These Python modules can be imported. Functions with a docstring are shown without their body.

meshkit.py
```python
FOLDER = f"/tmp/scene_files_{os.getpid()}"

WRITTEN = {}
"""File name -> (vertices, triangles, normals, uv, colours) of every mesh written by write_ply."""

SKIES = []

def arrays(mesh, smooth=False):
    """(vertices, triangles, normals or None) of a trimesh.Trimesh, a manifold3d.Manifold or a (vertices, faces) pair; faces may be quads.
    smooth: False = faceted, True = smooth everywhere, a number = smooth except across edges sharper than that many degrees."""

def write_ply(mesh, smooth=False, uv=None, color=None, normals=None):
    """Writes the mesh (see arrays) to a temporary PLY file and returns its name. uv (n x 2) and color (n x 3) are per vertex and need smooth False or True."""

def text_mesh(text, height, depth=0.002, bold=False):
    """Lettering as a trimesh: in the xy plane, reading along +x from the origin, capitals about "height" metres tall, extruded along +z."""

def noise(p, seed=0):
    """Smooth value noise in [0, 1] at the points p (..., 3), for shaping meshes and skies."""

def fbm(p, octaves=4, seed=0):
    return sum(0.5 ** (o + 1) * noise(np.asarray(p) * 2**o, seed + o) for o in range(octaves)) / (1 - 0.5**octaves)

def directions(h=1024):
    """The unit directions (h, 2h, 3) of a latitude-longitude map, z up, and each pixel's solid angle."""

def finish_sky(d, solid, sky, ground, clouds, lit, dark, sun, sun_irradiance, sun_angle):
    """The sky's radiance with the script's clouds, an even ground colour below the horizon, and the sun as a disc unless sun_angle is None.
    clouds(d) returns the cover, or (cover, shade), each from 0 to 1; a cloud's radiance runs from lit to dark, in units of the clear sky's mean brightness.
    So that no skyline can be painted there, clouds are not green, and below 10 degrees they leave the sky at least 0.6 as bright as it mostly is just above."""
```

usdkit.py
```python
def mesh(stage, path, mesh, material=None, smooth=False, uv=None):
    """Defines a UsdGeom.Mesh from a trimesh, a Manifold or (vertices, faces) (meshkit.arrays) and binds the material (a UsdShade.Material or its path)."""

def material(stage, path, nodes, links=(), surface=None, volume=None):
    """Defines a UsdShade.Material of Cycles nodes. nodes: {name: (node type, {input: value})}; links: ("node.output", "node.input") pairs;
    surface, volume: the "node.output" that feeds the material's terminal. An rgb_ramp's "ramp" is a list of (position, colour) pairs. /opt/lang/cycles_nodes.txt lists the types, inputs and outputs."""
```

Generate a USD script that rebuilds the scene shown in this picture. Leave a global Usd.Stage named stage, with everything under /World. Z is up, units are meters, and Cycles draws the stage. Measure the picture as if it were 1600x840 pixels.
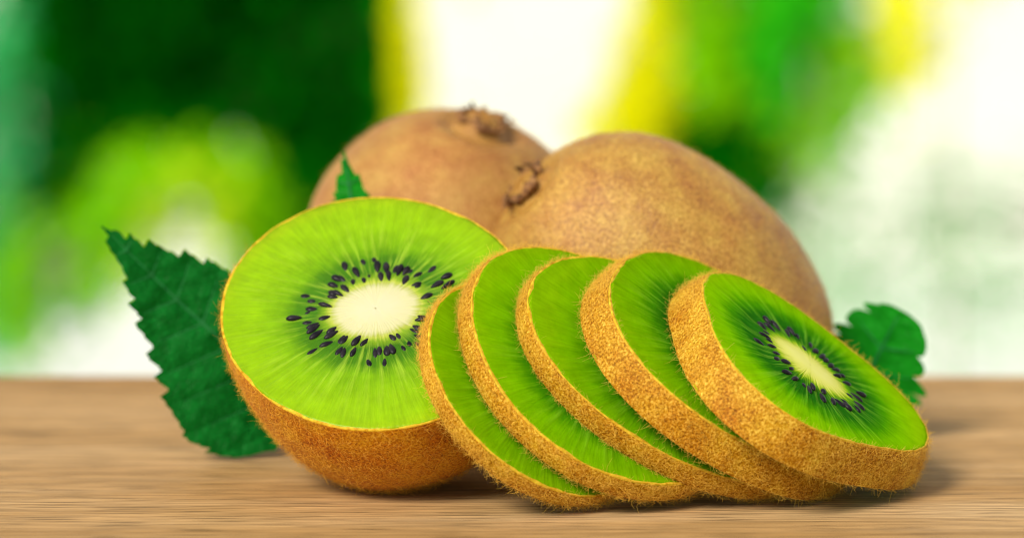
import math, random
import numpy as np
import trimesh
import usdkit, meshkit
from pxr import Usd, UsdGeom, UsdLux, UsdShade, Gf, Sdf, Vt

rng = np.random.default_rng(7)
random.seed(7)
stage = Usd.Stage.CreateInMemory()
UsdGeom.SetStageUpAxis(stage, UsdGeom.Tokens.z)
UsdGeom.SetStageMetersPerUnit(stage, 1.0)
UsdGeom.Xform.Define(stage, '/World')
UsdGeom.Scope.Define(stage, '/World/Looks')

# ------------------------------------------------------------------ camera, sky, sun, exposure
EXPOSURE = 0.82
SUN_DIR = np.array([-0.46, -0.62, 0.60])          # towards the light
SUN_INTENSITY, SUN_ANGLE = 0.68, 20.0
SKY_STRENGTH = 0.085
PITCH = math.radians(7.0)
CAM_BACK, CAM_UP = 0.553, 0.10769
FOCAL = 36.0 * 5053.0 / 1600.0

cam = UsdGeom.Camera.Define(stage, '/World/camera')
cam.CreateHorizontalApertureAttr(36.0)
cam.CreateVerticalApertureAttr(18.9)
cam.CreateFocalLengthAttr(FOCAL)
cam.CreateFStopAttr(9.6)
cam.CreateFocusDistanceAttr(0.550)
cam.CreateClippingRangeAttr(Gf.Vec2f(0.02, 200.0))
cam.CreateExposureAttr(EXPOSURE)
_fw = np.array([0, math.cos(PITCH), -math.sin(PITCH)]); _up = np.array([0, math.sin(PITCH), math.cos(PITCH)])
m = np.eye(4); m[0, :3] = [1, 0, 0]; m[1, :3] = _up; m[2, :3] = -_fw; m[3, :3] = [0, -CAM_BACK, CAM_UP]
cam.AddTransformOp().Set(Gf.Matrix4d(m.tolist()))

SUN_DIR = SUN_DIR / np.linalg.norm(SUN_DIR)
sun = UsdLux.DistantLight.Define(stage, '/World/sun')
sun.CreateIntensityAttr(SUN_INTENSITY); sun.CreateAngleAttr(SUN_ANGLE); sun.CreateNormalizeAttr(True)
sun.CreateColorAttr(Gf.Vec3f(1.0, 0.96, 0.88))
zx = SUN_DIR; xx = np.cross([0, 0, 1.0], zx); xx /= np.linalg.norm(xx); yx = np.cross(zx, xx)
m = np.eye(4); m[0, :3] = xx; m[1, :3] = yx; m[2, :3] = zx
sun.AddTransformOp().Set(Gf.Matrix4d(m.tolist()))
usdkit.material(stage, '/World/Looks/sky_look', {
    's': ('sky_texture', {'sky_type': 'single_scattering', 'sun_disc': False, 'sun_elevation': float(math.asin(SUN_DIR[2])),
                          'sun_rotation': float(math.atan2(SUN_DIR[0], SUN_DIR[1]))}),
    'cl': ('mix', {'mix_type': 'mix', 'fac': 0.6, 'color2': (5.5, 5.4, 5.0)}),          # an even veil of high cloud
    'b': ('background_shader', {'strength': SKY_STRENGTH})},
    [('s.color', 'cl.color1'), ('cl.color', 'b.color')], surface='b.background')
dome = UsdLux.DomeLight.Define(stage, '/World/sky')
UsdShade.MaterialBindingAPI.Apply(dome.GetPrim()).Bind(UsdShade.Material.Get(stage, '/World/Looks/sky_look'))
dome.GetPrim().SetCustomDataByKey('kind', 'structure')

# ------------------------------------------------------------------ helpers
_used = {}
def numbered(parent, name):
    k = (parent, name); n = _used.get(k, 0); _used[k] = n + 1
    return f'{parent}/{name}' + (f'_{n:03d}' if n else '')

def tag(p, label=None, cat=None, group=None, kind=None):
    for k, v in (('label', label), ('category', cat), ('group', group), ('kind', kind)):
        if v: p.SetCustomDataByKey(k, v)
    return p

def thing(name, label, cat, matrix=None, group=None):
    x = UsdGeom.Xform.Define(stage, numbered('/World', name))
    if matrix is not None:
        x.AddTransformOp().Set(Gf.Matrix4d(np.asarray(matrix).T.tolist()))
    return tag(x.GetPrim(), label, cat, group)

def part(parent, name, mesh, look, smooth=True, kind=None, label=None):
    base = str(parent.GetPath()) if parent is not None else '/World'
    p = usdkit.mesh(stage, numbered(base, name), mesh, f'/World/Looks/{look}', smooth=smooth).GetPrim()
    return tag(p, label, None, None, kind)

def hairs(parent, name, pts, width, look):
    """pts: n x k x 3 strands -> one BasisCurves"""
    n, k = pts.shape[:2]
    c = UsdGeom.BasisCurves.Define(stage, numbered(str(parent.GetPath()), name))
    c.CreateTypeAttr('linear'); c.CreateWrapAttr('nonperiodic')
    c.CreateCurveVertexCountsAttr(Vt.IntArray.FromNumpy(np.full(n, k, np.int32)))
    c.CreatePointsAttr(Vt.Vec3fArray.FromNumpy(pts.reshape(-1, 3).astype(np.float32)))
    w = np.tile(np.linspace(1.0, 0.35, k), n) * np.repeat(width, k)
    c.CreateWidthsAttr(Vt.FloatArray.FromNumpy(w.astype(np.float32))); c.SetWidthsInterpolation('vertex')
    UsdShade.MaterialBindingAPI.Apply(c.GetPrim()).Bind(UsdShade.Material.Get(stage, f'/World/Looks/{look}'))
    return tag(c.GetPrim(), kind='stuff')

def fuzz(parent, pos, nrm, n, lmin, lmax, lift, width, look, rr, comb=None):
    """n hairs growing from random ones of the points pos with normals nrm"""
    i = rr.integers(0, len(pos), n)
    p = pos[i] + rr.normal(0, 2.2e-4, (n, 3)); nn = nrm[i]
    t = rr.normal(0, 1, (n, 3)) + (0 if comb is None else np.asarray(comb) * 0.8)
    t -= (t * nn).sum(1, keepdims=True) * nn; t /= np.linalg.norm(t, axis=1, keepdims=True) + 1e-9
    ln = rr.uniform(lmin, lmax, n)[:, None] * np.where(rr.random(n) < 0.06, 1.9, 1.0)[:, None]
    up = np.clip(rr.normal(lift, 0.28, n), 0.1, 1.3)[:, None]
    d0 = nn * up + t; d0 /= np.linalg.norm(d0, axis=1, keepdims=True)
    d1 = d0 + rr.normal(0, 0.35, (n, 3)); d1 /= np.linalg.norm(d1, axis=1, keepdims=True)
    st = [p - nn * 6e-5, p + d0 * ln * 0.45, p + d0 * ln * 0.45 + d1 * ln * 0.55]
    return hairs(parent, 'fuzz', np.stack(st, 1), width * rr.uniform(0.7, 1.3, n), look)

def grid_faces(nu, nv, wrap=True):
    """quads of an nu x nv grid of points; wraps around v"""
    q = []
    for i in range(nu - 1):
        for j in range(nv if wrap else nv - 1):
            a, b = i * nv + j, i * nv + (j + 1) % nv
            q.append((a, b, b + nv, a + nv))
    return np.array(q)

def frame(n, phi=0.0):
    n = np.asarray(n, float) / np.linalg.norm(n)
    u = np.cross([0, 0, 1.0], n); u /= np.linalg.norm(u); v = np.cross(n, u)
    return u * math.cos(phi) + v * math.sin(phi), -u * math.sin(phi) + v * math.cos(phi), n

def mat4(u, v, n, c):
    M = np.eye(4); M[:3, 0], M[:3, 1], M[:3, 2], M[:3, 3] = u, v, n, c
    return M

def direction(az, el):
    return np.array([math.cos(el) * math.sin(az), -math.cos(el) * math.cos(az), math.sin(el)])

def fbm(p, octaves=3, seed=0):
    p = np.asarray(p, float); s, a, tot = 0, 1.0, 0
    for k in range(octaves):
        s = s + a * (meshkit.noise(p * 2 ** k, seed + k) - 0.5); tot += a; a *= 0.5
    return s / tot

MAT = lambda name, nodes, links, surface: usdkit.material(stage, f'/World/Looks/{name}', nodes, links, surface=surface)

# ------------------------------------------------------------------ materials
def skin_look(name, dark, mid, light, scale=1.0, spot=None, spec=0.12):
    nodes = {
        'tc': ('texture_coordinate', {}),
        'n1': ('noise_texture', {'scale': 2300.0 * scale, 'detail': 3.0, 'roughness': 0.7}),
        'n2': ('noise_texture', {'scale': 160.0, 'detail': 3.0, 'roughness': 0.6}),
        'n3': ('noise_texture', {'scale': 45.0, 'detail': 2.0}),
        'r1': ('rgb_ramp', {'ramp': [(0.36, dark), (0.535, mid), (0.73, light)]}),
        'mv': ('math', {'math_type': 'multiply_add', 'value2': 0.85, 'value3': 0.0}),
        'mw': ('math', {'math_type': 'multiply_add', 'value2': 0.22}),
        'h': ('hsv', {'saturation': 1.0}),
        'hv': ('map_range', {'from_min': 0.25, 'from_max': 0.75, 'to_min': 0.86, 'to_max': 1.13}),
        'hh': ('map_range', {'from_min': 0.25, 'from_max': 0.75, 'to_min': 0.486, 'to_max': 0.514}),
        'b': ('bump', {'strength': 0.55, 'distance': 0.0004}),
        'p': ('principled_bsdf', {'roughness': 0.52, 'specular_ior_level': spec, 'sheen_weight': 0.04, 'sheen_roughness': 0.4,
                                  'sheen_tint': (1.0, 0.8, 0.5)})}
    links = [('tc.object', 'n1.vector'), ('tc.object', 'n2.vector'), ('tc.object', 'n3.vector'),
             ('n1.fac', 'mv.value1'), ('n2.fac', 'mw.value1'), ('mv.value', 'mw.value3'), ('mw.value', 'r1.fac'),
             ('r1.color', 'h.color'), ('n3.fac', 'hv.value'), ('hv.result', 'h.value'), ('n2.fac', 'hh.value'), ('hh.result', 'h.hue'),
             ('n1.fac', 'b.height'), ('b.normal', 'p.normal')]
    out = 'h.color'
    if spot:
        at, rad, col = spot
        nodes |= {'sd': ('vector_math', {'vector_type': 'x', 'math_type': 'distance', 'vector2': at}) if False else ('vector_math', {'math_type': 'distance', 'vector2': at}),
                  'sr': ('map_range', {'from_min': rad * 0.3, 'from_max': rad, 'to_min': 0.75, 'to_max': 0.0, 'clamp': True}),
                  'sm': ('mix_color', {'b': col})}
        links += [('tc.object', 'sd.vector1'), ('sd.value', 'sr.value'), ('sr.result', 'sm.fac'), (out, 'sm.a')]
        out = 'sm.result'
    MAT(name, nodes, links + [(out, 'p.base_color')], 'p.BSDF')

skin_look('skin_golden', (0.13, 0.045, 0.001), (0.43, 0.195, 0.003), (0.78, 0.52, 0.08))
skin_look('skin_russet', (0.20, 0.055, 0.001), (0.52, 0.19, 0.002), (0.72, 0.38, 0.025))
skin_look('skin_tawny', (0.15, 0.055, 0.003), (0.38, 0.18, 0.014), (0.68, 0.41, 0.08), spec=0.6)
skin_look('skin_dusky', (0.20, 0.075, 0.010), (0.37, 0.17, 0.036), (0.56, 0.31, 0.09), spec=0.25)

MAT('rim_gold', {'tc': ('texture_coordinate', {}), 'n': ('noise_texture', {'scale': 900.0, 'detail': 3.0}), 'r': ('rgb_ramp', {'ramp': [(0.3, (0.40, 0.19, 0.003)), (0.7, (0.70, 0.48, 0.03))]}),
                 'p': ('principled_bsdf', {'roughness': 0.6, 'specular_ior_level': 0.1})}, [('tc.object', 'n.vector'), ('n.fac', 'r.fac'), ('r.color', 'p.base_color')], 'p.BSDF')

def hair_look(name, col):
    MAT(name, {'hi': ('hair_info', {}), 'hs': ('hsv', {'color': col}), 'mr': ('map_range', {'to_min': 0.6, 'to_max': 1.35}),
               'w': ('white_noise_texture', {'dimensions': '1D'}),
               'p': ('principled_bsdf', {'roughness': 0.45, 'specular_ior_level': 0.4}),
               't': ('translucent_bsdf', {'color': col}), 'mx': ('mix_closure', {'fac': 0.3})},
        [('hi.index', 'w.w'), ('w.value', 'mr.value'), ('mr.result', 'hs.value'), ('hs.color', 'p.base_color'),
         ('p.BSDF', 'mx.closure1'), ('t.BSDF', 'mx.closure2')], 'mx.closure')
hair_look('fuzz_golden', (0.76, 0.46, 0.05))
hair_look('fuzz_russet', (0.70, 0.36, 0.03))
hair_look('fuzz_tawny', (0.55, 0.30, 0.06))

def flesh_look(name, R, cx, cy, ramp, ray, rayamt, seed=0.0, sss=0.3, spec=0.16, streak=0.16, turn=0.0):
    """Colour of the cut fruit from its own anatomy, in the cut's own coordinates: pale core, dark seed ring, bright flesh with rays."""
    M = lambda t, **k: ('math', {'math_type': t, **k})
    nodes = {
        'tc': ('texture_coordinate', {}), 'vt': ('vector_rotate', {'rotate_type': 'z_axis', 'angle': -turn}), 'sx': ('separate_xyz', {}),
        'cm': ('map_range', {'from_min': 0.1, 'from_max': 0.3, 'to_min': 0.0, 'to_max': 1.0, 'clamp': True}),
        'x2': M('multiply'), 'y2': M('multiply'), 'rs': M('add'), 'r': M('sqrt'), 'rm': M('maximum', value2=1e-5),
        'dx': M('divide'), 'dy': M('divide'),
        'ex': M('divide', value2=cx), 'ey': M('divide', value2=cy), 'ex2': M('multiply'), 'ey2': M('multiply'), 'es': M('add'), 'er': M('sqrt'), 'em': M('maximum', value2=1e-3),
        'rc': M('divide'), 'num': M('subtract'), 'den': M('subtract', value1=R), 's': M('divide'),
        'kx': M('multiply', value2=15.0), 'ky': M('multiply', value2=15.0), 'kz': M('multiply_add', value2=90.0, value3=seed), 'fv': ('combine_xyz', {}),
        'fn': ('noise_texture', {'scale': 1.0, 'detail': 3.0, 'roughness': 0.6}),
        'cn': ('noise_texture', {'scale': 260.0, 'detail': 3.0, 'roughness': 0.6}),
        'jit': M('multiply_add', value2=streak, value3=-streak / 2), 'jit2': M('multiply_add', value2=0.09, value3=-0.045), 'sj': M('add'), 'sj2': M('add'),
        'ru': M('multiply_add', value2=0.8, value3=0.2),
        'rp': ('rgb_ramp', {'ramp': ramp}),
        'rw': ('rgb_ramp', {'ramp': [(0.0, (0, 0, 0)), (0.22, (0, 0, 0)), (0.30, (1, 1, 1)), (0.52, (.8, .8, .8)), (0.85, (.12, .12, .12)), (1.0, (0, 0, 0))]}),
        'fr': ('map_range', {'from_min': 0.5, 'from_max': 0.7, 'to_min': 0.0, 'to_max': rayamt, 'clamp': True}),
        'rf': M('multiply'), 'mx': ('mix_color', {'b': ray}),
        'k2': ('vector_math', {'math_type': 'multiply', 'vector2': (3.2, 3.2, 1.6)}), 'f2': ('noise_texture', {'scale': 1.0, 'detail': 2.0}), 'dm': M('multiply_add', value2=0.6), 'dh': M('multiply', value2=0.85),
        'dv': ('map_range', {'from_min': 0.42, 'from_max': 1.03, 'to_min': 0.80, 'to_max': 1.18}), 'hv': ('hsv', {}),
        'bh': M('multiply_add', value2=0.5), 'bm': M('multiply'), 'b': ('bump', {'strength': 0.5, 'distance': 0.0006}),
        'p': ('principled_bsdf', {'roughness': 0.34, 'specular_ior_level': spec, 'subsurface_weight': sss, 'subsurface_scale': 0.002,
                                  'subsurface_radius': (0.7, 1.0, 0.15), 'coat_weight': spec * 0.2, 'coat_roughness': 0.12})}
    L = [('tc.object', 'vt.vector'), ('vt.vector', 'sx.vector'), ('ru.value', 'cm.value'), ('cm.result', 'hv.fac'), ('sx.x', 'x2.value1'), ('sx.x', 'x2.value2'), ('sx.y', 'y2.value1'), ('sx.y', 'y2.value2'), ('x2.value', 'rs.value1'), ('y2.value', 'rs.value2'),
         ('rs.value', 'r.value1'), ('r.value', 'rm.value1'), ('sx.x', 'dx.value1'), ('rm.value', 'dx.value2'), ('sx.y', 'dy.value1'), ('rm.value', 'dy.value2'),
         ('sx.x', 'ex.value1'), ('sx.y', 'ey.value1'), ('ex.value', 'ex2.value1'), ('ex.value', 'ex2.value2'), ('ey.value', 'ey2.value1'), ('ey.value', 'ey2.value2'),
         ('ex2.value', 'es.value1'), ('ey2.value', 'es.value2'), ('es.value', 'er.value1'), ('er.value', 'em.value1'),
         ('rm.value', 'rc.value1'), ('em.value', 'rc.value2'), ('rm.value', 'num.value1'), ('rc.value', 'num.value2'), ('rc.value', 'den.value2'),
         ('num.value', 's.value1'), ('den.value', 's.value2'),
         ('dx.value', 'kx.value1'), ('dy.value', 'ky.value1'), ('rm.value', 'kz.value1'), ('kx.value', 'fv.x'), ('ky.value', 'fv.y'), ('kz.value', 'fv.z'), ('fv.vector', 'fn.vector'),
         ('tc.object', 'cn.vector'), ('fn.fac', 'jit.value1'), ('cn.fac', 'jit2.value1'), ('s.value', 'sj.value1'), ('jit.value', 'sj.value2'), ('sj.value', 'sj2.value1'), ('jit2.value', 'sj2.value2'),
         ('sj2.value', 'ru.value1'), ('ru.value', 'rp.fac'), ('ru.value', 'rw.fac'), ('fn.fac', 'fr.value'), ('rw.color', 'rf.value1'), ('fr.result', 'rf.value2'),
         ('rf.value', 'mx.fac'), ('rp.color', 'mx.a'), ('mx.result', 'hv.color'), ('fv.vector', 'k2.vector1'), ('k2.vector', 'f2.vector'), ('f2.fac', 'dm.value1'), ('cn.fac', 'dh.value1'), ('dh.value', 'dm.value3'), ('dm.value', 'dv.value'), ('dv.result', 'hv.value'), ('hv.color', 'p.base_color'),
         ('cn.fac', 'bh.value1'), ('fn.fac', 'bh.value3'), ('bh.value', 'bm.value1'), ('cm.result', 'bm.value2'), ('bm.value', 'b.height'), ('b.normal', 'p.normal')]
    MAT(name, nodes, L, 'p.BSDF')

# ramp positions: s = 0 (core's edge) is at 0.2, s = 1 (the skin) at 1.0
RIPE = [(0.0, (0.62, 0.60, 0.30)), (0.16, (0.61, 0.60, 0.25)), (0.21, (0.40, 0.46, 0.05)), (0.25, (0.16, 0.29, 0.008)), (0.31, (0.035, 0.13, 0.003)),
        (0.44, (0.05, 0.16, 0.002)), (0.55, (0.135, 0.29, 0.001)), (0.75, (0.19, 0.355, 0.0005)), (0.93, (0.20, 0.365, 0.0005)), (1.0, (0.23, 0.38, 0.001))]
FIRM = [(0.0, (0.60, 0.60, 0.14)), (0.14, (0.56, 0.58, 0.09)), (0.20, (0.34, 0.46, 0.02)), (0.25, (0.09, 0.25, 0.004)), (0.31, (0.012, 0.09, 0.004)),
        (0.50, (0.012, 0.10, 0.003)), (0.64, (0.042, 0.19, 0.001)), (0.78, (0.12, 0.315, 0.0005)), (0.93, (0.15, 0.34, 0.0005)), (1.0, (0.17, 0.35, 0.001))]

MAT('seed_black', {'tc': ('texture_coordinate', {}), 'n': ('noise_texture', {'scale': 700.0}), 'r': ('rgb_ramp', {'ramp': [(0.3, (0.006, 0.005, 0.008)), (0.7, (0.022, 0.018, 0.022))]}),
                   'p': ('principled_bsdf', {'roughness': 0.35, 'specular_ior_level': 0.10, 'coat_weight': 0.0})}, [('tc.object', 'n.vector'), ('n.fac', 'r.fac'), ('r.color', 'p.base_color')], 'p.BSDF')
MAT('dry_sepal', {'tc': ('texture_coordinate', {}), 'n': ('noise_texture', {'scale': 900.0, 'detail': 3.0}), 'r': ('rgb_ramp', {'ramp': [(0.3, (0.04, 0.014, 0.004)), (0.5, (0.17, 0.065, 0.012)), (0.75, (0.36, 0.18, 0.05))]}),
                  'p': ('principled_bsdf', {'roughness': 0.8})}, [('tc.object', 'n.vector'), ('n.fac', 'r.fac'), ('r.color', 'p.base_color')], 'p.BSDF')

def leaf_look(name, dark, light, trans, rough=0.45, scale=350.0, mixf=0.35):
    MAT(name, {'tc': ('texture_coordinate', {}), 'n': ('noise_texture', {'scale': scale, 'detail': 4.0, 'roughness': 0.6}), 'v': ('voronoi_texture', {'scale': scale * 2.2, 'feature': 'distance_to_edge'}),
               'vr': ('map_range', {'from_min': 0.0, 'from_max': 0.12, 'to_min': 0.0, 'to_max': 1.0, 'clamp': True}),
               'r': ('rgb_ramp', {'ramp': [(0.3, dark), (0.7, light)]}), 'b': ('bump', {'strength': 0.4, 'distance': 0.0005}),
               'p': ('principled_bsdf', {'roughness': rough, 'specular_ior_level': 0.06}), 't': ('translucent_bsdf', {'color': trans}), 'm': ('mix_closure', {'fac': mixf})},
        [('tc.object', 'n.vector'), ('tc.object', 'v.vector'), ('v.distance', 'vr.value'), ('n.fac', 'r.fac'), ('r.color', 'p.base_color'), ('vr.result', 'b.height'), ('b.normal', 'p.normal'),
         ('p.BSDF', 'm.closure1'), ('t.BSDF', 'm.closure2')], 'm.closure')
leaf_look('leaf_deep', (0.001, 0.075, 0.006), (0.005, 0.17, 0.020), (0.003, 0.13, 0.006), mixf=0.25)
leaf_look('leaf_fresh', (0.003, 0.17, 0.005), (0.010, 0.27, 0.012), (0.01, 0.26, 0.01))
leaf_look('leaf_vein', (0.01, 0.17, 0.035), (0.04, 0.26, 0.07), (0.05, 0.3, 0.04))

MAT('wood', {'tc': ('texture_coordinate', {}),
             'm1': ('mapping', {'scale': (3.5, 45.0, 45.0)}), 'm2': ('mapping', {'scale': (38.0, 900.0, 200.0)}), 'm3': ('mapping', {'scale': (70.0, 1400.0, 400.0)}),
             'n1': ('noise_texture', {'scale': 1.0, 'detail': 4.0, 'roughness': 0.55, 'distortion': 0.6}),
             'n2': ('noise_texture', {'scale': 1.0, 'detail': 4.0, 'roughness': 0.65, 'distortion': 0.2}),
             'n3': ('noise_texture', {'scale': 1.0, 'detail': 2.0}),
             'r1': ('rgb_ramp', {'ramp': [(0.25, (0.30, 0.155, 0.045)), (0.48, (0.41, 0.24, 0.092)), (0.75, (0.53, 0.345, 0.165))]}),
             'r2': ('map_range', {'from_min': 0.3, 'from_max': 0.7, 'to_min': 0.58, 'to_max': 1.38}),
             'r3': ('map_range', {'from_min': 0.36, 'from_max': 0.46, 'to_min': 0.5, 'to_max': 1.0, 'clamp': True}),
             'mm': ('math', {'math_type': 'multiply'}), 'h': ('hsv', {}), 'b': ('bump', {'strength': 0.35, 'distance': 0.0004}),
             'p': ('principled_bsdf', {'roughness': 0.6, 'specular_ior_level': 0.06})},
    [('tc.object', 'm1.vector'), ('tc.object', 'm2.vector'), ('tc.object', 'm3.vector'), ('m1.vector', 'n1.vector'), ('m2.vector', 'n2.vector'), ('m3.vector', 'n3.vector'),
     ('n1.fac', 'r1.fac'), ('n2.fac', 'r2.value'), ('n3.fac', 'r3.value'), ('r2.result', 'mm.value1'), ('r3.result', 'mm.value2'), ('mm.value', 'h.value'), ('r1.color', 'h.color'),
     ('h.color', 'p.base_color'), ('n2.fac', 'b.height'), ('b.normal', 'p.normal')], 'p.BSDF')
MAT('limewash', {'tc': ('texture_coordinate', {}), 'n': ('noise_texture', {'scale': 3.0, 'detail': 5.0}), 'r': ('rgb_ramp', {'ramp': [(0.3, (0.60, 0.60, 0.50)), (0.7, (0.66, 0.66, 0.57))]}),
                 'b': ('bump', {'strength': 0.3, 'distance': 0.01}), 'p': ('principled_bsdf', {'roughness': 0.9})},
    [('tc.object', 'n.vector'), ('n.fac', 'r.fac'), ('r.color', 'p.base_color'), ('n.fac', 'b.height'), ('b.normal', 'p.normal')], 'p.BSDF')
MAT('gravel', {'tc': ('texture_coordinate', {}), 'n': ('noise_texture', {'scale': 14.0, 'detail': 6.0, 'roughness': 0.7}), 'r': ('rgb_ramp', {'ramp': [(0.3, (0.56, 0.57, 0.52)), (0.7, (0.64, 0.65, 0.60))]}),
             'p': ('principled_bsdf', {'roughness': 0.9})}, [('tc.object', 'n.vector'), ('n.fac', 'r.fac'), ('r.color', 'p.base_color')], 'p.BSDF')
MAT('bark', {'tc': ('texture_coordinate', {}), 'n': ('noise_texture', {'scale': 60.0, 'detail': 4.0}), 'r': ('rgb_ramp', {'ramp': [(0.3, (0.12, 0.16, 0.05)), (0.7, (0.26, 0.28, 0.12))]}),
             'p': ('principled_bsdf', {'roughness': 0.9})}, [('tc.object', 'n.vector'), ('n.fac', 'r.fac'), ('r.color', 'p.base_color')], 'p.BSDF')

def bush_look(name, dark, light, trans, mixf=0.35):
    MAT(name, {'g': ('geometry', {}), 'r': ('rgb_ramp', {'ramp': [(0.0, dark), (1.0, light)]}), 'p': ('principled_bsdf', {'roughness': 0.9, 'specular_ior_level': 0.03}),
               't': ('translucent_bsdf', {'color': trans}), 'm': ('mix_closure', {'fac': mixf})},
        [('g.random_per_island', 'r.fac'), ('r.color', 'p.base_color'), ('p.BSDF', 'm.closure1'), ('t.BSDF', 'm.closure2')], 'm.closure')
bush_look('bush_dark', (0.0003, 0.08, 0.0003), (0.0008, 0.25, 0.0008), (0.0005, 0.15, 0.0005), 0.2)
bush_look('bush_green', (0.001, 0.20, 0.001), (0.01, 0.34, 0.004), (0.01, 0.35, 0.002))
bush_look('bush_grass', (0.001, 0.22, 0.001), (0.008, 0.38, 0.003), (0.005, 0.25, 0.002), 0.2)
bush_look('bush_teal', (0.06, 0.50, 0.16), (0.20, 0.74, 0.36), (0.05, 0.45, 0.12))
bush_look('bush_lime', (0.20, 0.55, 0.001), (0.40, 0.64, 0.001), (0.42, 0.75, 0.001), 0.45)
bush_look('bush_yellow', (0.86, 0.82, 0.002), (0.93, 0.87, 0.004), (0.96, 0.92, 0.002), 0.5)
bush_look('bush_fresh', (0.04, 0.56, 0.01), (0.16, 0.78, 0.05), (0.12, 0.75, 0.03), 0.45)
bush_look('bush_sunny', (0.50, 0.66, 0.01), (0.70, 0.76, 0.06), (0.7, 0.85, 0.02), 0.45)
bush_look('bush_pale', (0.54, 0.86, 0.46), (0.74, 0.90, 0.66), (0.6, 0.86, 0.54), 0.45)

# ------------------------------------------------------------------ the setting: garden behind, table
ground = part(None, 'ground', (np.array([[-30, -10, -.75], [30, -10, -.75], [30, 40, -.75], [-30, 40, -.75]], float), np.array([[0, 1, 2, 3]])), 'gravel', smooth=False)
tag(ground, 'pale gravel ground under the table and out to the garden wall', 'ground', kind='structure')
w = trimesh.creation.box((26.0, 0.2, 2.4)); w.apply_translation((0, 6.6, 0.45))
wall = part(None, 'garden_wall', w, 'limewash', smooth=False)
tag(wall, 'bright cream garden wall, far out of focus behind the shrubs', 'wall')

TABLE_BACK = 0.139
tb = thing('wooden_table', 'light brown wooden table with fine lengthwise grain that the cut fruit lies on', 'table')
def rounded_board(x0, x1, y0, y1, z0, z1, r):
    prof = []
    for cy, cz, a0 in ((y1 - r, z1 - r, 0), (y0 + r, z1 - r, 90), (y0 + r, z0 + r, 180), (y1 - r, z0 + r, 270)):
        for a in np.radians(np.linspace(a0, a0 + 90, 7)):
            prof.append((cy + r * math.cos(a), cz + r * math.sin(a)))
    prof = np.array(prof); k = len(prof)
    v = np.vstack([np.column_stack([np.full(k, x), prof]) for x in (x0, x1)])
    f = [(j, (j + 1) % k, k + (j + 1) % k) for j in range(k)] + [(j, k + (j + 1) % k, k + j) for j in range(k)]
    f += [(0, j + 1, j) for j in range(1, k - 1)] + [(k, k + j, k + j + 1) for j in range(1, k - 1)]
    t = trimesh.Trimesh(v, np.array(f), process=False); trimesh.repair.fix_normals(t)
    return t
part(tb, 'tabletop', rounded_board(-0.62, 0.62, -0.60, TABLE_BACK, -0.032, 0.0, 0.004), 'wood', smooth=40)
for sx in (-0.55, 0.55):
    for sy in (-0.53, TABLE_BACK - 0.07):
        b = trimesh.creation.box((0.05, 0.05, 0.716)); b.apply_translation((sx, sy, -0.392))
        part(tb, 'leg', b, 'wood', smooth=False)

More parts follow.
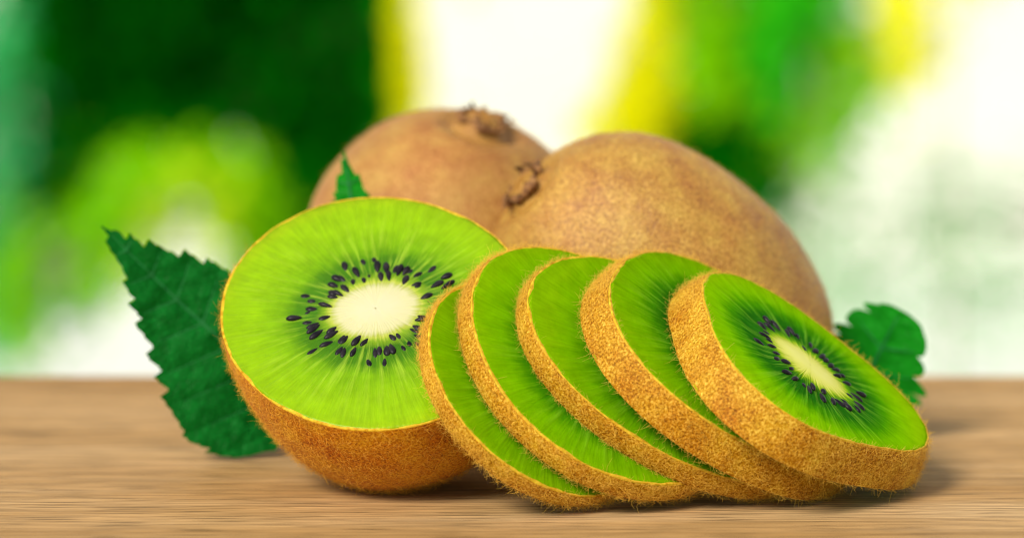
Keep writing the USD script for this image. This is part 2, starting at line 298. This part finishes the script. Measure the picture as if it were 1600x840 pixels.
# garden shrubs: sizes given as metres in the garden; each crown is a cloud of small leaves
def shrub(name, label, look, blobs, y, depth, n, leaf, seed, group=None, gap=None):
    """blobs: (x, z, half width, half height, weight) of the crown's masses; y: how far back it stands"""
    rr = np.random.default_rng(seed)
    blobs = np.array(blobs, float); wts = blobs[:, 2] * blobs[:, 3] * blobs[:, 4]
    k = rr.choice(len(blobs), n, p=wts / wts.sum())
    d = rr.normal(0, 0.5, (n, 3)); d /= np.maximum(np.linalg.norm(d, axis=1, keepdims=True) / 1.7, 1.0); d *= np.where(rr.random(n) < 0.08, 1.5, 1.0)[:, None]     # thick at the heart, thinning outwards
    c = blobs[k]
    p = np.stack([c[:, 0] + d[:, 0] * c[:, 2], y + d[:, 1] * depth, c[:, 1] + d[:, 2] * c[:, 3]], 1)
    a = rr.normal(0, 1, (n, 3)); a /= np.linalg.norm(a, axis=1, keepdims=True)
    b = np.cross(a, rr.normal(0, 1, (n, 3))); b /= np.linalg.norm(b, axis=1, keepdims=True)
    s = leaf * rr.uniform(0.6, 1.4, n)[:, None]
    nn = np.cross(a, b)
    V = np.stack([p - a * s, p + b * s * 0.42 + nn * s * 0.1, p + a * s, p - b * s * 0.42 + nn * s * 0.1], 1).reshape(-1, 3)
    F = (np.arange(n)[:, None] * 4 + np.array([[0, 1, 2, 3]])).astype(int)
    base = (blobs[:, 0] * wts).sum() / wts.sum()
    t = thing(name, label, 'shrub', mat4([1, 0, 0], [0, 1, 0], [0, 0, 1], [base, y, -0.75]), group)
    part(t, 'crown', (V - [base, y, -0.75], F), look, smooth=False, kind='stuff')
    segs = []
    hub = blobs[np.argmax(wts)]; p_hub = np.array([hub[0] - base, 0, hub[1] + 0.75])
    for bi, (bx, bz, hw, hh, wt) in enumerate(blobs):       # one stem from the ground into the thickest mass, twigs from there into the others
        first = bi == int(np.argmax(wts))
        p0 = np.array([hub[0] - base, 0.0, 0.0]) if first else p_hub; p1 = p_hub if first else np.array([bx - base, rr.normal(0, 0.02), bz + 0.75])
        mid = (p0 + p1) / 2 + rr.normal(0, 0.012, 3)
        for q0, q1, r0, r1 in ((p0, mid, 0.003, 0.002), (mid, p1, 0.002, 0.001)):
            ax = (q1 - q0) / np.linalg.norm(q1 - q0); u = np.cross(ax, [0, 1, 0.1]); u /= np.linalg.norm(u); vv = np.cross(ax, u)
            th = np.arange(7) * 2 * math.pi / 7
            ring = np.cos(th)[:, None] * u + np.sin(th)[:, None] * vv
            segs.append(trimesh.Trimesh(np.vstack([q0 + ring * r0, q1 + ring * r1]), np.vstack([[(j, (j + 1) % 7, 7 + (j + 1) % 7), (j, 7 + (j + 1) % 7, 7 + j)] for j in range(7)]), process=False))
    part(t, 'stem', trimesh.util.concatenate(segs), 'bark')
    return t

def gx(px, y): return (px - 800) / 5053.0 * (CAM_BACK + y) * 1.0
def gz(py, y): return CAM_UP - (CAM_BACK + y) * math.tan(PITCH + (py - 420) / 5053.0)
def masses(y, lst):
    k = (CAM_BACK + y) / 5053.0
    return [(gx(a, y), gz(b, y), c * k, d * k, w) for a, b, c, d, w in lst]

shrub('dark_shrub', 'large very dark green blurred shrub, upper left of the fruit', 'bush_dark',
      masses(2.1, [(320, -40, 190, 190, 1.6), (190, 60, 150, 150, 1.2), (515, 90, 80, 200, 1.8), (95, 250, 45, 140, 1.4), (500, 320, 70, 130, 0.9), (250, -260, 260, 200, 0.6), (400, 130, 150, 80, 0.9)]), 2.1, 0.16, 17000, 0.011, 11)
shrub('green_shrub', 'mid green blurred shrub between the dark shrub and the glowing gap', 'bush_green',
      masses(2.0, [(115, 370, 35, 130, 0.7), (445, 290, 60, 110, 0.9), (270, 195, 150, 36, 0.9), (606, 30, 26, 190, 2.6), (60, 50, 40, 150, 0.6), (420, 60, 40, 120, 0.25)]), 2.0, 0.06, 4000, 0.009, 12)
shrub('teal_shrub', 'pale blue green blurred shrub at the far left edge', 'bush_teal',
      masses(1.75, [(-20, 150, 50, 220, 1.0), (-20, 420, 70, 190, 1.0), (-170, 260, 150, 330, 0.7)]), 1.75, 0.08, 1500, 0.010, 22)
shrub('lime_shrub', 'lime green blurred shrub arching round a pale gap, above the serrated leaf', 'bush_lime',
      masses(1.7, [(150, 410, 45, 80, 0.5), (172, 345, 50, 75, 0.8), (210, 288, 55, 55, 0.9), (275, 258, 75, 36, 1.0), (345, 282, 50, 50, 0.9), (385, 335, 45, 75, 1.1), (400, 400, 45, 80, 1.0), (25, 450, 50, 120, 0.8)]), 1.7, 0.06, 1900, 0.008, 13)
shrub('sunlit_sprig', 'sparse yellow green blurred twigs inside the pale gap of the lime shrub', 'bush_sunny',
      masses(1.65, [(235, 330, 40, 60, 0.8), (285, 280, 50, 36, 0.8), (345, 330, 36, 70, 1.1), (215, 400, 36, 50, 0.6)]), 1.65, 0.04, 260, 0.008, 23)
shrub('yellow_shrub', 'thin yellow blurred shoots left of the bright gap above the stem', 'bush_yellow',
      masses(1.75, [(636, 10, 13, 160, 1.0), (650, 140, 13, 110, 0.9)]), 1.75, 0.03, 800, 0.007, 14)
shrub('golden_shrub', 'golden yellow blurred shrub right of the bright gap, above the lying kiwi', 'bush_yellow',
      masses(1.75, [(1025, 10, 36, 190, 1.0), (990, 150, 36, 80, 0.8), (945, 205, 36, 36, 0.5)]), 1.75, 0.05, 1250, 0.008, 15)
shrub('leafy_shrub', 'grass green blurred shrub dark at its heart, above the lying kiwi', 'bush_grass',
      masses(1.9, [(1130, 225, 95, 70, 2.2), (1180, 150, 45, 110, 1.2), (1030, 235, 60, 40, 0.9), (1200, 290, 45, 60, 0.7), (1185, 60, 36, 90, 0.8)]), 1.9, 0.10, 3600, 0.010, 16)
shrub('fern_shrub', 'bright fresh green blurred shrub at the top edge, left of the yellow one', 'bush_fresh',
      masses(1.7, [(1260, -10, 70, 70, 1.0), (1200, 60, 40, 110, 0.9), (1240, -110, 100, 80, 0.8)]), 1.7, 0.06, 1900, 0.008, 26)
shrub('hedge_shrub', 'light lime green blurred shrub at the top right of the bright gap', 'bush_lime',
      masses(1.72, [(1105, 20, 50, 100, 1.5), (1110, 120, 45, 60, 1.2), (1320, 110, 70, 90, 1.0), (1280, 210, 60, 70, 0.6), (1230, -140, 220, 110, 1.0)]), 1.72, 0.07, 3200, 0.008, 17)
shrub('silvery_shrub', 'pale silvery green blurred shrub filling the background at the right', 'bush_pale',
      masses(1.9, [(1260, 340, 80, 90, 1.2), (1300, 250, 90, 80, 0.7), (1320, 450, 120, 110, 1.2), (1450, 480, 120, 90, 1.0), (1580, 460, 110, 110, 0.8), (1480, 330, 150, 100, 0.8), (1760, 350, 160, 200, 0.6)]), 1.9, 0.10, 1000, 0.008, 18)
shrub('primrose_shrub', 'clear yellow blurred shrub in the top right corner', 'bush_yellow',
      masses(1.62, [(1405, 20, 36, 110, 1.0), (1440, 70, 40, 50, 0.4), (1480, -130, 110, 100, 0.8)]), 1.62, 0.05, 900, 0.008, 19)

# ------------------------------------------------------------------ kiwi parts
def cut_face(parent, rho_out, core_a, core_b, look, rr, body, nseed, ring, seedlen, turn=0.0, sink=(-0.00055, -0.00005)):
    """The cut surface in the plane z = 0: flesh (closed by the profile 'body' below), core, seeds. rho_out(theta): outline of the flesh."""
    nv = 200; th = np.arange(nv) * 2 * math.pi / nv
    ct, st = np.cos(th), np.sin(th)
    core = 1.0 / np.sqrt((np.cos(th - turn) / core_a) ** 2 + (np.sin(th - turn) / core_b) ** 2)
    core = core * (1 + 0.06 * fbm(np.stack([ct * 3, st * 3, np.full(nv, rr.random() * 50)], -1), 2, 3))
    out = rho_out(th)
    rings = []
    for s in np.concatenate([[0.02], np.linspace(0.12, 0.97, 3), np.linspace(1.0, 1.0, 1)]):           # under the core: a shallow seat
        rings.append(np.stack([ct * core * s, st * core * s, np.full(nv, -0.0003 if s < 0.96 else -0.00003)], -1))
    for t in np.linspace(0.04, 1, 26):
        R = core + (out - core) * t
        z = 0.00022 * fbm(np.stack([ct * 13, st * 13, np.full(nv, t * 2.0)], -1), 3, 5) * (1 - t ** 8) * min(1, t / 0.12) - 0.00003
        z = z - 0.00015 * np.exp(-((t - 0.30) / 0.10) ** 2)
        rings.append(np.stack([ct * R, st * R, z], -1))
    for sc, z in body:
        rings.append(np.stack([ct * out * sc, st * out * sc, np.full(nv, z)], -1))
    rings = rings[::-1]                                     # outwards-facing order
    V = np.vstack(rings); F = grid_faces(len(rings), nv)
    part(parent, 'flesh', (V, F), look)
    cr = []
    for s, z in ((0.02, 0.0003), (0.25, 0.00029), (0.5, 0.00025), (0.7, 0.00018), (0.86, 0.00008), (0.96, 0.00002), (1.02, -0.00001), (1.02, -0.0005), (0.02, -0.0005)):
        zz = z + (0.00012 * fbm(np.stack([ct * s * 4, st * s * 4, np.full(nv, 7.0)], -1), 3, 9) if z > 0 else 0)
        cr.append(np.stack([ct * core * s, st * core * s, np.zeros(nv) + zz], -1))
    cr = cr[::-1]
    part(parent, 'core', (np.vstack(cr), grid_faces(len(cr), nv)), look, smooth=40)
    ico = trimesh.creation.icosphere(2, 1.0)
    for i in range(nseed):
        a = (i + rr.uniform(-0.32, 0.32)) / nseed * 2 * math.pi
        lane = rr.choice([0.0, 0.5, 1.0], p=[0.45, 0.35, 0.2])
        c = np.interp(a, np.append(th, 2 * math.pi), np.append(core, core[0]))
        r = c + ring[0] + lane * (ring[1] - ring[0]) + rr.uniform(-0.0005, 0.0005)
        ln, wd, hg = seedlen * rr.uniform(0.8, 1.15), seedlen * rr.uniform(0.34, 0.46), seedlen * rr.uniform(0.28, 0.38)
        v = ico.vertices.copy(); tp = 1 - 0.38 * np.clip(-v[:, 0], -0.3, 1)      # teardrop: its point towards the core
        v = v * np.stack([np.full(len(v), ln / 2), tp * wd / 2, tp * hg / 2], -1)
        ang = a + rr.normal(0, 0.22)
        V = np.stack([v[:, 0] * math.cos(ang) - v[:, 1] * math.sin(ang) + r * math.cos(a), v[:, 0] * math.sin(ang) + v[:, 1] * math.cos(ang) + r * math.sin(a), v[:, 2] + rr.uniform(*sink)], -1)
        part(parent, 'seed', (V, ico.faces), 'seed_black')

def band_normals(V, F):
    t = trimesh.Trimesh(V, np.vstack([F[:, [0, 1, 2]], F[:, [0, 2, 3]]]), process=False)
    return np.array(t.vertex_normals)

def outline(r, q, a3, b3, seed):
    def f(th):
        x, y = np.cos(th) * q, np.sin(th) / q
        k = 1 + a3 * np.cos(3 * th) + b3 * np.sin(3 * th)
        # radius as a function of the true polar angle
        ang = np.unwrap(np.arctan2(y, x)); rad = np.hypot(x, y) * k * r
        o = np.argsort(ang % (2 * math.pi)); xs = (ang % (2 * math.pi))[o]; ys = rad[o]
        xs = np.concatenate([xs[-3:] - 2 * math.pi, xs, xs[:3] + 2 * math.pi]); ys = np.concatenate([ys[-3:], ys, ys[:3]])
        base = np.interp(th % (2 * math.pi), xs, ys)
        return base * (1 + 0.016 * fbm(np.stack([np.cos(th) * 2.5, np.sin(th) * 2.5, np.full(len(th), seed * 3.1)], -1), 3, seed))
    return f

def kiwi_slice(label, az, el, c, r, t, q, phi, a3, b3, kb, seed, skin, hair, nh, core, look, tone=1.0, turn=0.0):
    rr = np.random.default_rng(100 + seed)
    eye = np.array([0, -CAM_BACK, CAM_UP]); near = 0.9962; c = eye + (np.array(c) - eye) * near; r *= near; t *= near
    u, v, n = frame(direction(az, el), phi)
    root = thing('kiwi_slice', label, 'kiwi slice', mat4(u, v, n, c), 'kiwi slices leaning in a row')
    rho = outline(r, q, a3, b3, seed); sk = 0.00042
    flesh_look(look, r, core[0], core[1], [(x, tuple(np.array(q) * tone)) for x, q in FIRM], (0.20, 0.44, 0.03), 0.6, seed * 3.7, 0.22, 0.0, 0.34, turn)
    cut_face(root, lambda th: rho(th) - sk * 0.25, core[0], core[1], look, rr,
             [(1.0, -t * 0.3), (0.5 + kb / 2, -t * 0.6), (kb, -t + 0.0004), (kb * 0.985, -t), (0.5, -t), (0.02, -t)], 42, (0.0011, 0.0042), 0.0025, turn, (-0.0003, 0.00015))
    nv = 240; th = np.arange(nv) * 2 * math.pi / nv; R = rho(th); ct, st = np.cos(th), np.sin(th)
    prof = [(-sk * 1.3, 1.0, -0.00004), (-sk * 0.6, 1.0, 0.00003), (-0.0001, 1.0, -0.00003), (0, 1.0, -0.00025)]
    for s in np.linspace(0.12, 0.88, 8): prof.append((0.0003 * math.sin(math.pi * s), 1 + (kb - 1) * s, -t * s))
    prof += [(0, kb, -t + 0.0002), (-0.0002, kb, -t), (-sk * 1.2, kb, -t - 0.00003)]
    rim = [(d, k, z) for d, k, z in prof[:4]]; prof = prof[3:]
    wob = np.clip(0.75 + 1.6 * fbm(np.stack([ct * 9, st * 9, np.full(nv, seed * 2.0)], -1), 3, 7), 0.25, 1.4)
    RV = np.vstack([np.stack([ct * (R * k + d * wob), st * (R * k + d * wob), np.full(nv, z)], -1) for d, k, z in rim][::-1])
    part(root, 'skin_rim', (RV, grid_faces(4, nv)), 'rim_gold')
    rows = []
    for d, k, z in prof:
        w = R * k + d
        p = np.stack([ct * w, st * w, np.full(nv, z)], -1)
        if z < -0.0002: p = p * np.array([1, 1, 0]) * (1 + 0.012 * fbm(p * 350, 3, seed))[:, None] + p * [0, 0, 1]
        rows.append(p)
    V = np.vstack(rows[::-1]); F = grid_faces(len(rows), nv)
    sp = part(root, 'skin', (V, F), skin)
    N = band_normals(V, F)
    sel = np.abs(N[:, 2]) < 0.8
    fuzz(sp, V[sel], N[sel], nh, 0.0006, 0.0017, 0.5, 4.2e-5, hair, rr, comb=(0, 0, 0.3))
    return root

SL = [('first kiwi slice of the row, leaning on the half and mostly covered', (0.78929, 0.7021, (0.00641, -0.00116, 0.01992), 0.02357, 0.00433, 1.04813, -0.11013, 0.01434, 0.00774, 0.97389)),
      ('second kiwi slice of the row, counting from the half', (0.64618, 0.72504, (0.01649, -0.00063, 0.02309), 0.02503, 0.00443, 0.91955, 0.74143, -0.02002, 0.00057, 1.02064)),
      ('middle kiwi slice of the five, thin with narrow skin', (0.70551, 0.7611, (0.02872, 0.00213, 0.02219), 0.02531, 0.00472, 0.84423, -2.32539, -0.00485, -0.00682, 1.00681)),
      ('thick fourth kiwi slice lying under the front one', (0.98149, 0.82462, (0.03866, 0.00423, 0.02374), 0.02587, 0.00627, 0.96194, 0.82134, 0.03721, 0.00313, 1.06451)),
      ('front kiwi slice at the right end, its whole cut face with pale core in view', (1.11646, 0.89863, (0.0515, 0.00125, 0.02269), 0.02338, 0.00728, 1.05136, -0.60962, 0.06332, -0.06542, 1.10734))]
for i, (lab, P) in enumerate(SL):
    kiwi_slice(lab, *P, seed=i + 1, skin='skin_golden', hair='fuzz_golden', nh=7000, core=(0.0080, 0.0050), look=f'flesh_slice_{i + 1}', tone=(0.9, 0.95, 0.92, 0.95, 1.2)[i], turn=math.radians((122, 82, 72, 61, 137)[i]))

# ------------------------------------------------------------------ the half kiwi
def half_kiwi():
    rr = np.random.default_rng(55)
    az, el, x, y, r, a, q, phi = -0.1496, 0.90652, -0.02369, 0.00424, 0.02787, 0.03306, 0.94646, 0.71545
    u, v, n = frame(direction(az, el), phi)
    root = thing('kiwi_half', 'halved kiwi with bright cut face, black seeds and cream core turned up to the front', 'kiwi half', mat4(u, v, n, (x, y, 0.03219)))
    rho = outline(r, q, 0, 0, 21); sk = 0.00042
    turn = math.radians(156)
    flesh_look('flesh_half', r, 0.0077, 0.0063, RIPE, (0.34, 0.48, 0.035), 0.65, 1.3, 0.3, 0.11, 0.15, turn)
    S = np.linspace(0.03, 0.985, 16)
    body = [((1 - s ** 2.2) ** (1 / 2.2) * 0.985, -a * s * 0.985) for s in S] + [(0.02, -a * 0.985)]
    cut_face(root, lambda th: rho(th) - sk * 0.25, 0.0077, 0.0063, 'flesh_half', rr, body, 78, (0.0015, 0.0062), 0.0028, turn, (-0.0005, 0.0))
    nv = 300; th = np.arange(nv) * 2 * math.pi / nv; R = rho(th); ct, st = np.cos(th), np.sin(th)
    wob = np.clip(0.75 + 1.6 * fbm(np.stack([ct * 9, st * 9, np.full(nv, 4.0)], -1), 3, 7), 0.25, 1.4)
    rim = [np.stack([ct * (R + d * wob), st * (R + d * wob), np.full(nv, z)], -1) for d, z in ((-sk * 1.3, -0.00004), (-sk * 0.6, 0.00004), (-0.0001, -0.00002), (0, -0.0003))]
    part(root, 'skin_rim', (np.vstack(rim[::-1]), grid_faces(4, nv)), 'rim_gold')
    rows = []
    for s in np.sin(np.linspace(0.006, math.pi / 2 * 0.998, 60)):
        k = (1 - s ** 2.2) ** (1 / 2.2)
        p = np.stack([ct * R * k, st * R * k, np.full(nv, -a * s)], -1)
        rows.append(p * (1 + 0.02 * fbm(p * 140, 3, 31))[:, None] if s > 0.02 else p)
    V = np.vstack(rows[::-1]); F = grid_faces(len(rows), nv)
    sp = part(root, 'skin', (V, F), 'skin_russet')
    N = band_normals(V, F)
    Nw = N @ np.stack([u, v, n]); front = (N[:, 2] < 0.5) & (Nw[:, 1] < 0.5)
    fuzz(sp, V[front], N[front], 15000, 0.0006, 0.0016, 0.45, 4.2e-5, 'fuzz_russet', rr)
half_kiwi()

# ------------------------------------------------------------------ whole kiwis
def whole_kiwi(label, az, el, c, r, a, k, seed, skin, hair, crown, nh):
    rr = np.random.default_rng(200 + seed)
    u, v, n = frame(direction(az, el))
    root = thing('whole_kiwi', label, 'kiwi', mat4(u, v, n, c), None)
    nu, nv = 130, 220
    S = -np.cos(np.linspace(0.012, math.pi - 0.012, nu)); th = np.arange(nv) * 2 * math.pi / nv
    rows = []
    for s in S:
        w = r * (1 - abs(s) ** 2.3) ** (1 / 2.1) * (1 - k * s)
        z = a * s
        if s > 0:
            z = z - 0.0016 * math.exp(-((w - 0.0058) / 0.0022) ** 2) + crown * math.exp(-(w / 0.0042) ** 4)    # groove round the stem end, raised middle
        p = np.stack([np.cos(th) * w, np.sin(th) * w, np.full(nv, z)], -1)
        rows.append(p * (1 + 0.035 * fbm(p * 60, 3, seed) + 0.006 * fbm(p * 500, 2, seed + 9))[:, None])
    V = np.vstack(rows); F = grid_faces(nu, nv)
    sp = part(root, 'skin', (V, F), skin)
    N = band_normals(V, F); Nw = N @ np.stack([u, v, n]); front = Nw[:, 1] < 0.35
    wgt = np.flatnonzero(front); 
    fuzz(sp, V[wgt], N[wgt], nh, 0.0005, 0.0012, 0.35, 4e-5, hair, rr)
    # stem end: a rough ring of dried sepals round the scar
    top = a * 0.985 + crown * 0.5
    mr, mt = 40, 12; P = []
    for i in range(mr):
        A = i / mr * 2 * math.pi; rr_ = 0.0043 * (1 + 0.18 * math.sin(3 * A + seed) + 0.1 * math.sin(7 * A)); tr = 0.0008 * (1 + 0.35 * math.sin(5 * A + 1))
        for j in range(mt):
            B = j / mt * 2 * math.pi
            P.append(((rr_ + tr * math.cos(B)) * math.cos(A), (rr_ + tr * math.cos(B)) * math.sin(A), top + tr * 0.8 * math.sin(B)))
    P = np.array(P); P += 0.0003 * np.stack([fbm(P * 900, 2, s) for s in (1, 2, 3)], -1) * 3
    F = np.array([(i * mt + j, ((i + 1) % mr) * mt + j, ((i + 1) % mr) * mt + (j + 1) % mt, i * mt + (j + 1) % mt) for i in range(mr) for j in range(mt)])
    part(root, 'stem_scar', (P, F), 'dry_sepal')
    for i in range(9):
        A = (i + rr.uniform(-.3, .3)) / 9 * 2 * math.pi; L = rr.uniform(0.0008, 0.0026); W = rr.uniform(0.0008, 0.0015); lean = rr.uniform(-0.6, 0.9)
        nt = 6; pts = []
        for s in np.linspace(0, 1, nt):
            wv = W * (1 - s) ** 0.6 * 0.5 + 0.00012; bend = lean + s * rr.uniform(-0.6, 0.8)
            rad = 0.0042 + L * s * math.sin(bend); zz = top + L * s * math.cos(bend)
            for e, h in ((-1, 0), (0, 0.00025), (1, 0)):
                pts.append(((rad + h) * math.cos(A) - e * wv * math.sin(A), (rad + h) * math.sin(A) + e * wv * math.cos(A), zz + h * 0.5))
        o = np.array(pts); inner = o * [0.94, 0.94, 1]
        VV = np.vstack([o, inner]); ff = []
        for i2 in range(nt - 1):
            for j2 in range(2):
                q = i2 * 3 + j2; ff += [(q, q + 1, q + 4, q + 3), (q + nt * 3, q + 3 + nt * 3, q + 4 + nt * 3, q + 1 + nt * 3)]
        part(root, 'sepal', (VV, np.array(ff)), 'dry_sepal')
    return root

whole_kiwi('whole brown kiwi standing upright at the back, its stem end on top', 0.7619, 1.2015, (-0.0133, 0.082, 0.0308), 0.0287, 0.0304, 0.02, 1, 'skin_dusky', 'fuzz_tawny', 0.0022, 9000)
whole_kiwi('whole golden brown fuzzy kiwi lying slanted behind the slices', -1.3622, 0.6479, (0.02902, 0.05, 0.02905), 0.0249, 0.0346, -0.068, 2, 'skin_tawny', 'fuzz_tawny', 0.0008, 16000)

# ------------------------------------------------------------------ leaves
def leaf(label, base, tip, side, widths, teeth, amp, round_teeth, look, curl, seed, cup=0.12, rugose=0.0006, ends=(0.0, 1.0)):
    """base, tip: ends of the midrib; side: direction across the blade; widths: half widths (m) along the midrib"""
    rr = np.random.default_rng(300 + seed)
    base, tip = np.array(base, float), np.array(tip, float); L = np.linalg.norm(tip - base)
    ax = (tip - base) / L; sd = np.array(side, float); sd -= ax * (sd @ ax); sd /= np.linalg.norm(sd); nm = np.cross(ax, sd)
    root = thing('serrated_leaf', label, 'leaf', mat4(ax, sd, nm, base), 'green leaves round the fruit')
    nu, nh = 260, 26
    t = np.linspace(0, 1, nu)
    wx = np.linspace(0, 1, len(widths)); W0 = np.interp(t, wx, widths)
    ker = np.hanning(31); ker /= ker.sum(); W0 = np.convolve(np.pad(W0, 15, mode='edge'), ker, 'valid')
    W0 = W0 * np.clip((1 - t) / 0.03, 0, 1) ** (0.5 if round_teeth else 0.8)
    rows, vein = [], []
    def height(u, vv, w):
        """relief: cupped blade, sunk veins, puffed cells between them"""
        e = np.abs(vv) / np.maximum(w, 1e-6)
        z = cup * np.abs(vv) ** 1.0 * 0.9 + curl[0] * (u / L) ** 2 * L + curl[1] * (vv / 0.01) * np.abs(vv)
        ph = (u / L - 0.45 * np.abs(vv) / L) * teeth * 0.8
        z = z + rugose * (np.abs(np.sin(math.pi * ph)) ** 0.6) * np.clip(np.abs(vv) / 0.002, 0, 1) * (1 - 0.5 * e)
        q = np.stack([u * 420, vv * 420, np.full_like(u, seed * 5.0)], -1)
        z = z + rugose * 1.2 * fbm(q, 2, seed) + 0.0065 * fbm(np.stack([u * 45, vv * 45, np.full_like(u, 2.0 + seed)], -1), 2, seed + 3)
        return z
    for sgn in (-1, 1):
        f = (t * teeth + (0.3 if sgn > 0 else 0.0) + 0.45 * np.sin(t * 7 + seed + sgn) + 0.2 * np.sin(t * 23 + 2 * sgn)) % 1.0; f2 = (t * teeth * 2.7 + 0.4 * sgn) % 1.0
        tooth = np.sqrt(np.clip(1 - (2 * f - 1) ** 2, 0, 1)) if round_teeth else (f ** 0.9) * (f < 0.86) + (1 - f) / 0.14 * 0.88 * (f >= 0.86)
        irregular = 0.35 + 1.2 * meshkit.noise(np.stack([t * teeth, np.full(nu, seed + sgn * 3.0), np.zeros(nu)], -1), seed)
        env = np.clip(t / 0.06, 0, 1) * np.clip((1 - t) / 0.10, 0.0, 1)
        w = np.maximum(W0 + amp * (tooth - 0.5) * irregular * env + (0 if round_teeth else amp * 0.2) * (f2 - 0.5) * env, 0.0002)
        lead = (0 if round_teeth else amp * 0.8) * tooth * env
        for i in range(nh):
            s = (i / (nh - 1))
            vv = sgn * w * s; u = t * L + lead * s ** 3
            rows.append((sgn, s, np.stack([u, vv, height(u, vv, w)], -1)))
    neg = [r[2] for r in rows if r[0] < 0][::-1]; pos = [r[2] for r in rows if r[0] > 0][1:]
    G = neg + pos; V = np.vstack(G)
    F = grid_faces(len(G), nu, wrap=False)
    part(root, 'blade', (V, F), look)
    def ribbon(path, rad):
        k = len(path); sd_ = 8; out = []
        tg = np.gradient(path, axis=0); tg /= np.linalg.norm(tg, axis=1, keepdims=True)
        aa = np.cross(tg, [0, 0, 1.0]); aa /= np.linalg.norm(aa, axis=1, keepdims=True); bb = np.cross(tg, aa)
        for j in range(sd_):
            an = j * 2 * math.pi / sd_
            out.append(path + rad[:, None] * (math.cos(an) * aa + 0.7 * math.sin(an) * bb))
        Vr = np.stack(out, 1).reshape(-1, 3)
        return trimesh.Trimesh(Vr, trimesh.geometry.triangulate_quads(grid_faces(k, sd_)), process=False)
    u = t[:250:6] * L; z = np.zeros_like(u)
    hw = np.interp(u / L, t, W0)
    part(root, 'midrib', ribbon(np.stack([u, z, height(u, z, hw) - 0.00002], -1), np.linspace(0.00055, 0.00012, len(u))), 'leaf_vein')
    sv = []
    for k in range(1, int(teeth * 0.8)):
        for sgn in (-1, 1):
            u0 = (k / (teeth * 0.8)) * L; w0 = np.interp(u0 / L, t, W0) * 0.86
            vv = np.linspace(0, w0, 12); uu = np.minimum(u0 + 0.45 * vv, L * 0.985)
            ok = np.interp(uu / L, t, W0) * 0.93 > vv
            if ok.sum() < 4: continue
            vv, uu = vv[ok], uu[ok]
            sv.append(ribbon(np.stack([uu, sgn * vv, height(uu, sgn * vv, np.interp(uu / L, t, W0)) + 0.00002], -1), np.linspace(0.00022, 0.00007, len(uu))))
    part(root, 'side_vein', trimesh.util.concatenate(sv), 'leaf_vein')
    pet = np.stack([np.linspace(0.001, -0.008, 8), np.zeros(8), np.linspace(0, -0.0006, 8) + height(np.array([0.0]), np.array([0.0]), np.array([0.01]))[0]], -1)
    part(root, 'petiole', ribbon(pet, np.linspace(0.0006, 0.0008, 8)), 'leaf_vein')
    return root

def place(px, py, y): return np.array([gx2(px, py, y), y, gz(py, y)])
def gx2(px, py, y):
    z = gz(py, y); d = np.array([0, y + CAM_BACK, z - CAM_UP]); return (px - 800) / 5053.0 * (d @ _fw)

k = 0.1173e-3
B, T = place(472, 654, 0.041), place(153, 357, 0.038)
leaf('large dark green serrated leaf standing to the left of the kiwi half', B, T, place(262, 750, 0.034) - place(350, 640, 0.040),
     1.12 * np.array([55, 105, 122, 132, 134, 128, 115, 100, 86, 74, 62, 48, 33, 20, 10, 0]) * k, 10, 0.0015, False, 'leaf_deep', (0.05, 0.0), 1, cup=0.14, rugose=0.0005)
B, T = place(1312, 668, 0.057), place(1406, 486, 0.052)
leaf('small bright green scalloped leaf at the right, behind the front slice', B, T, place(1440, 600, 0.058) - place(1380, 570, 0.060),
     np.array([40, 70, 84, 88, 86, 80, 72, 60, 48, 30]) * k, 5.6, 0.0026, True, 'leaf_fresh', (0.0, 0.0), 2, cup=0.05)
B, T = place(566, 420, 0.044), place(537, 236, 0.047)
leaf('little green leaf tip poking up between the half and the upright kiwi', B, T, place(620, 330, 0.044) - place(560, 330, 0.044),
     np.array([15, 30, 36, 38, 36, 33, 28, 22, 14, 6, 0]) * k, 7, 0.0006, False, 'leaf_fresh', (0.0, 0.0), 3, cup=0.1)
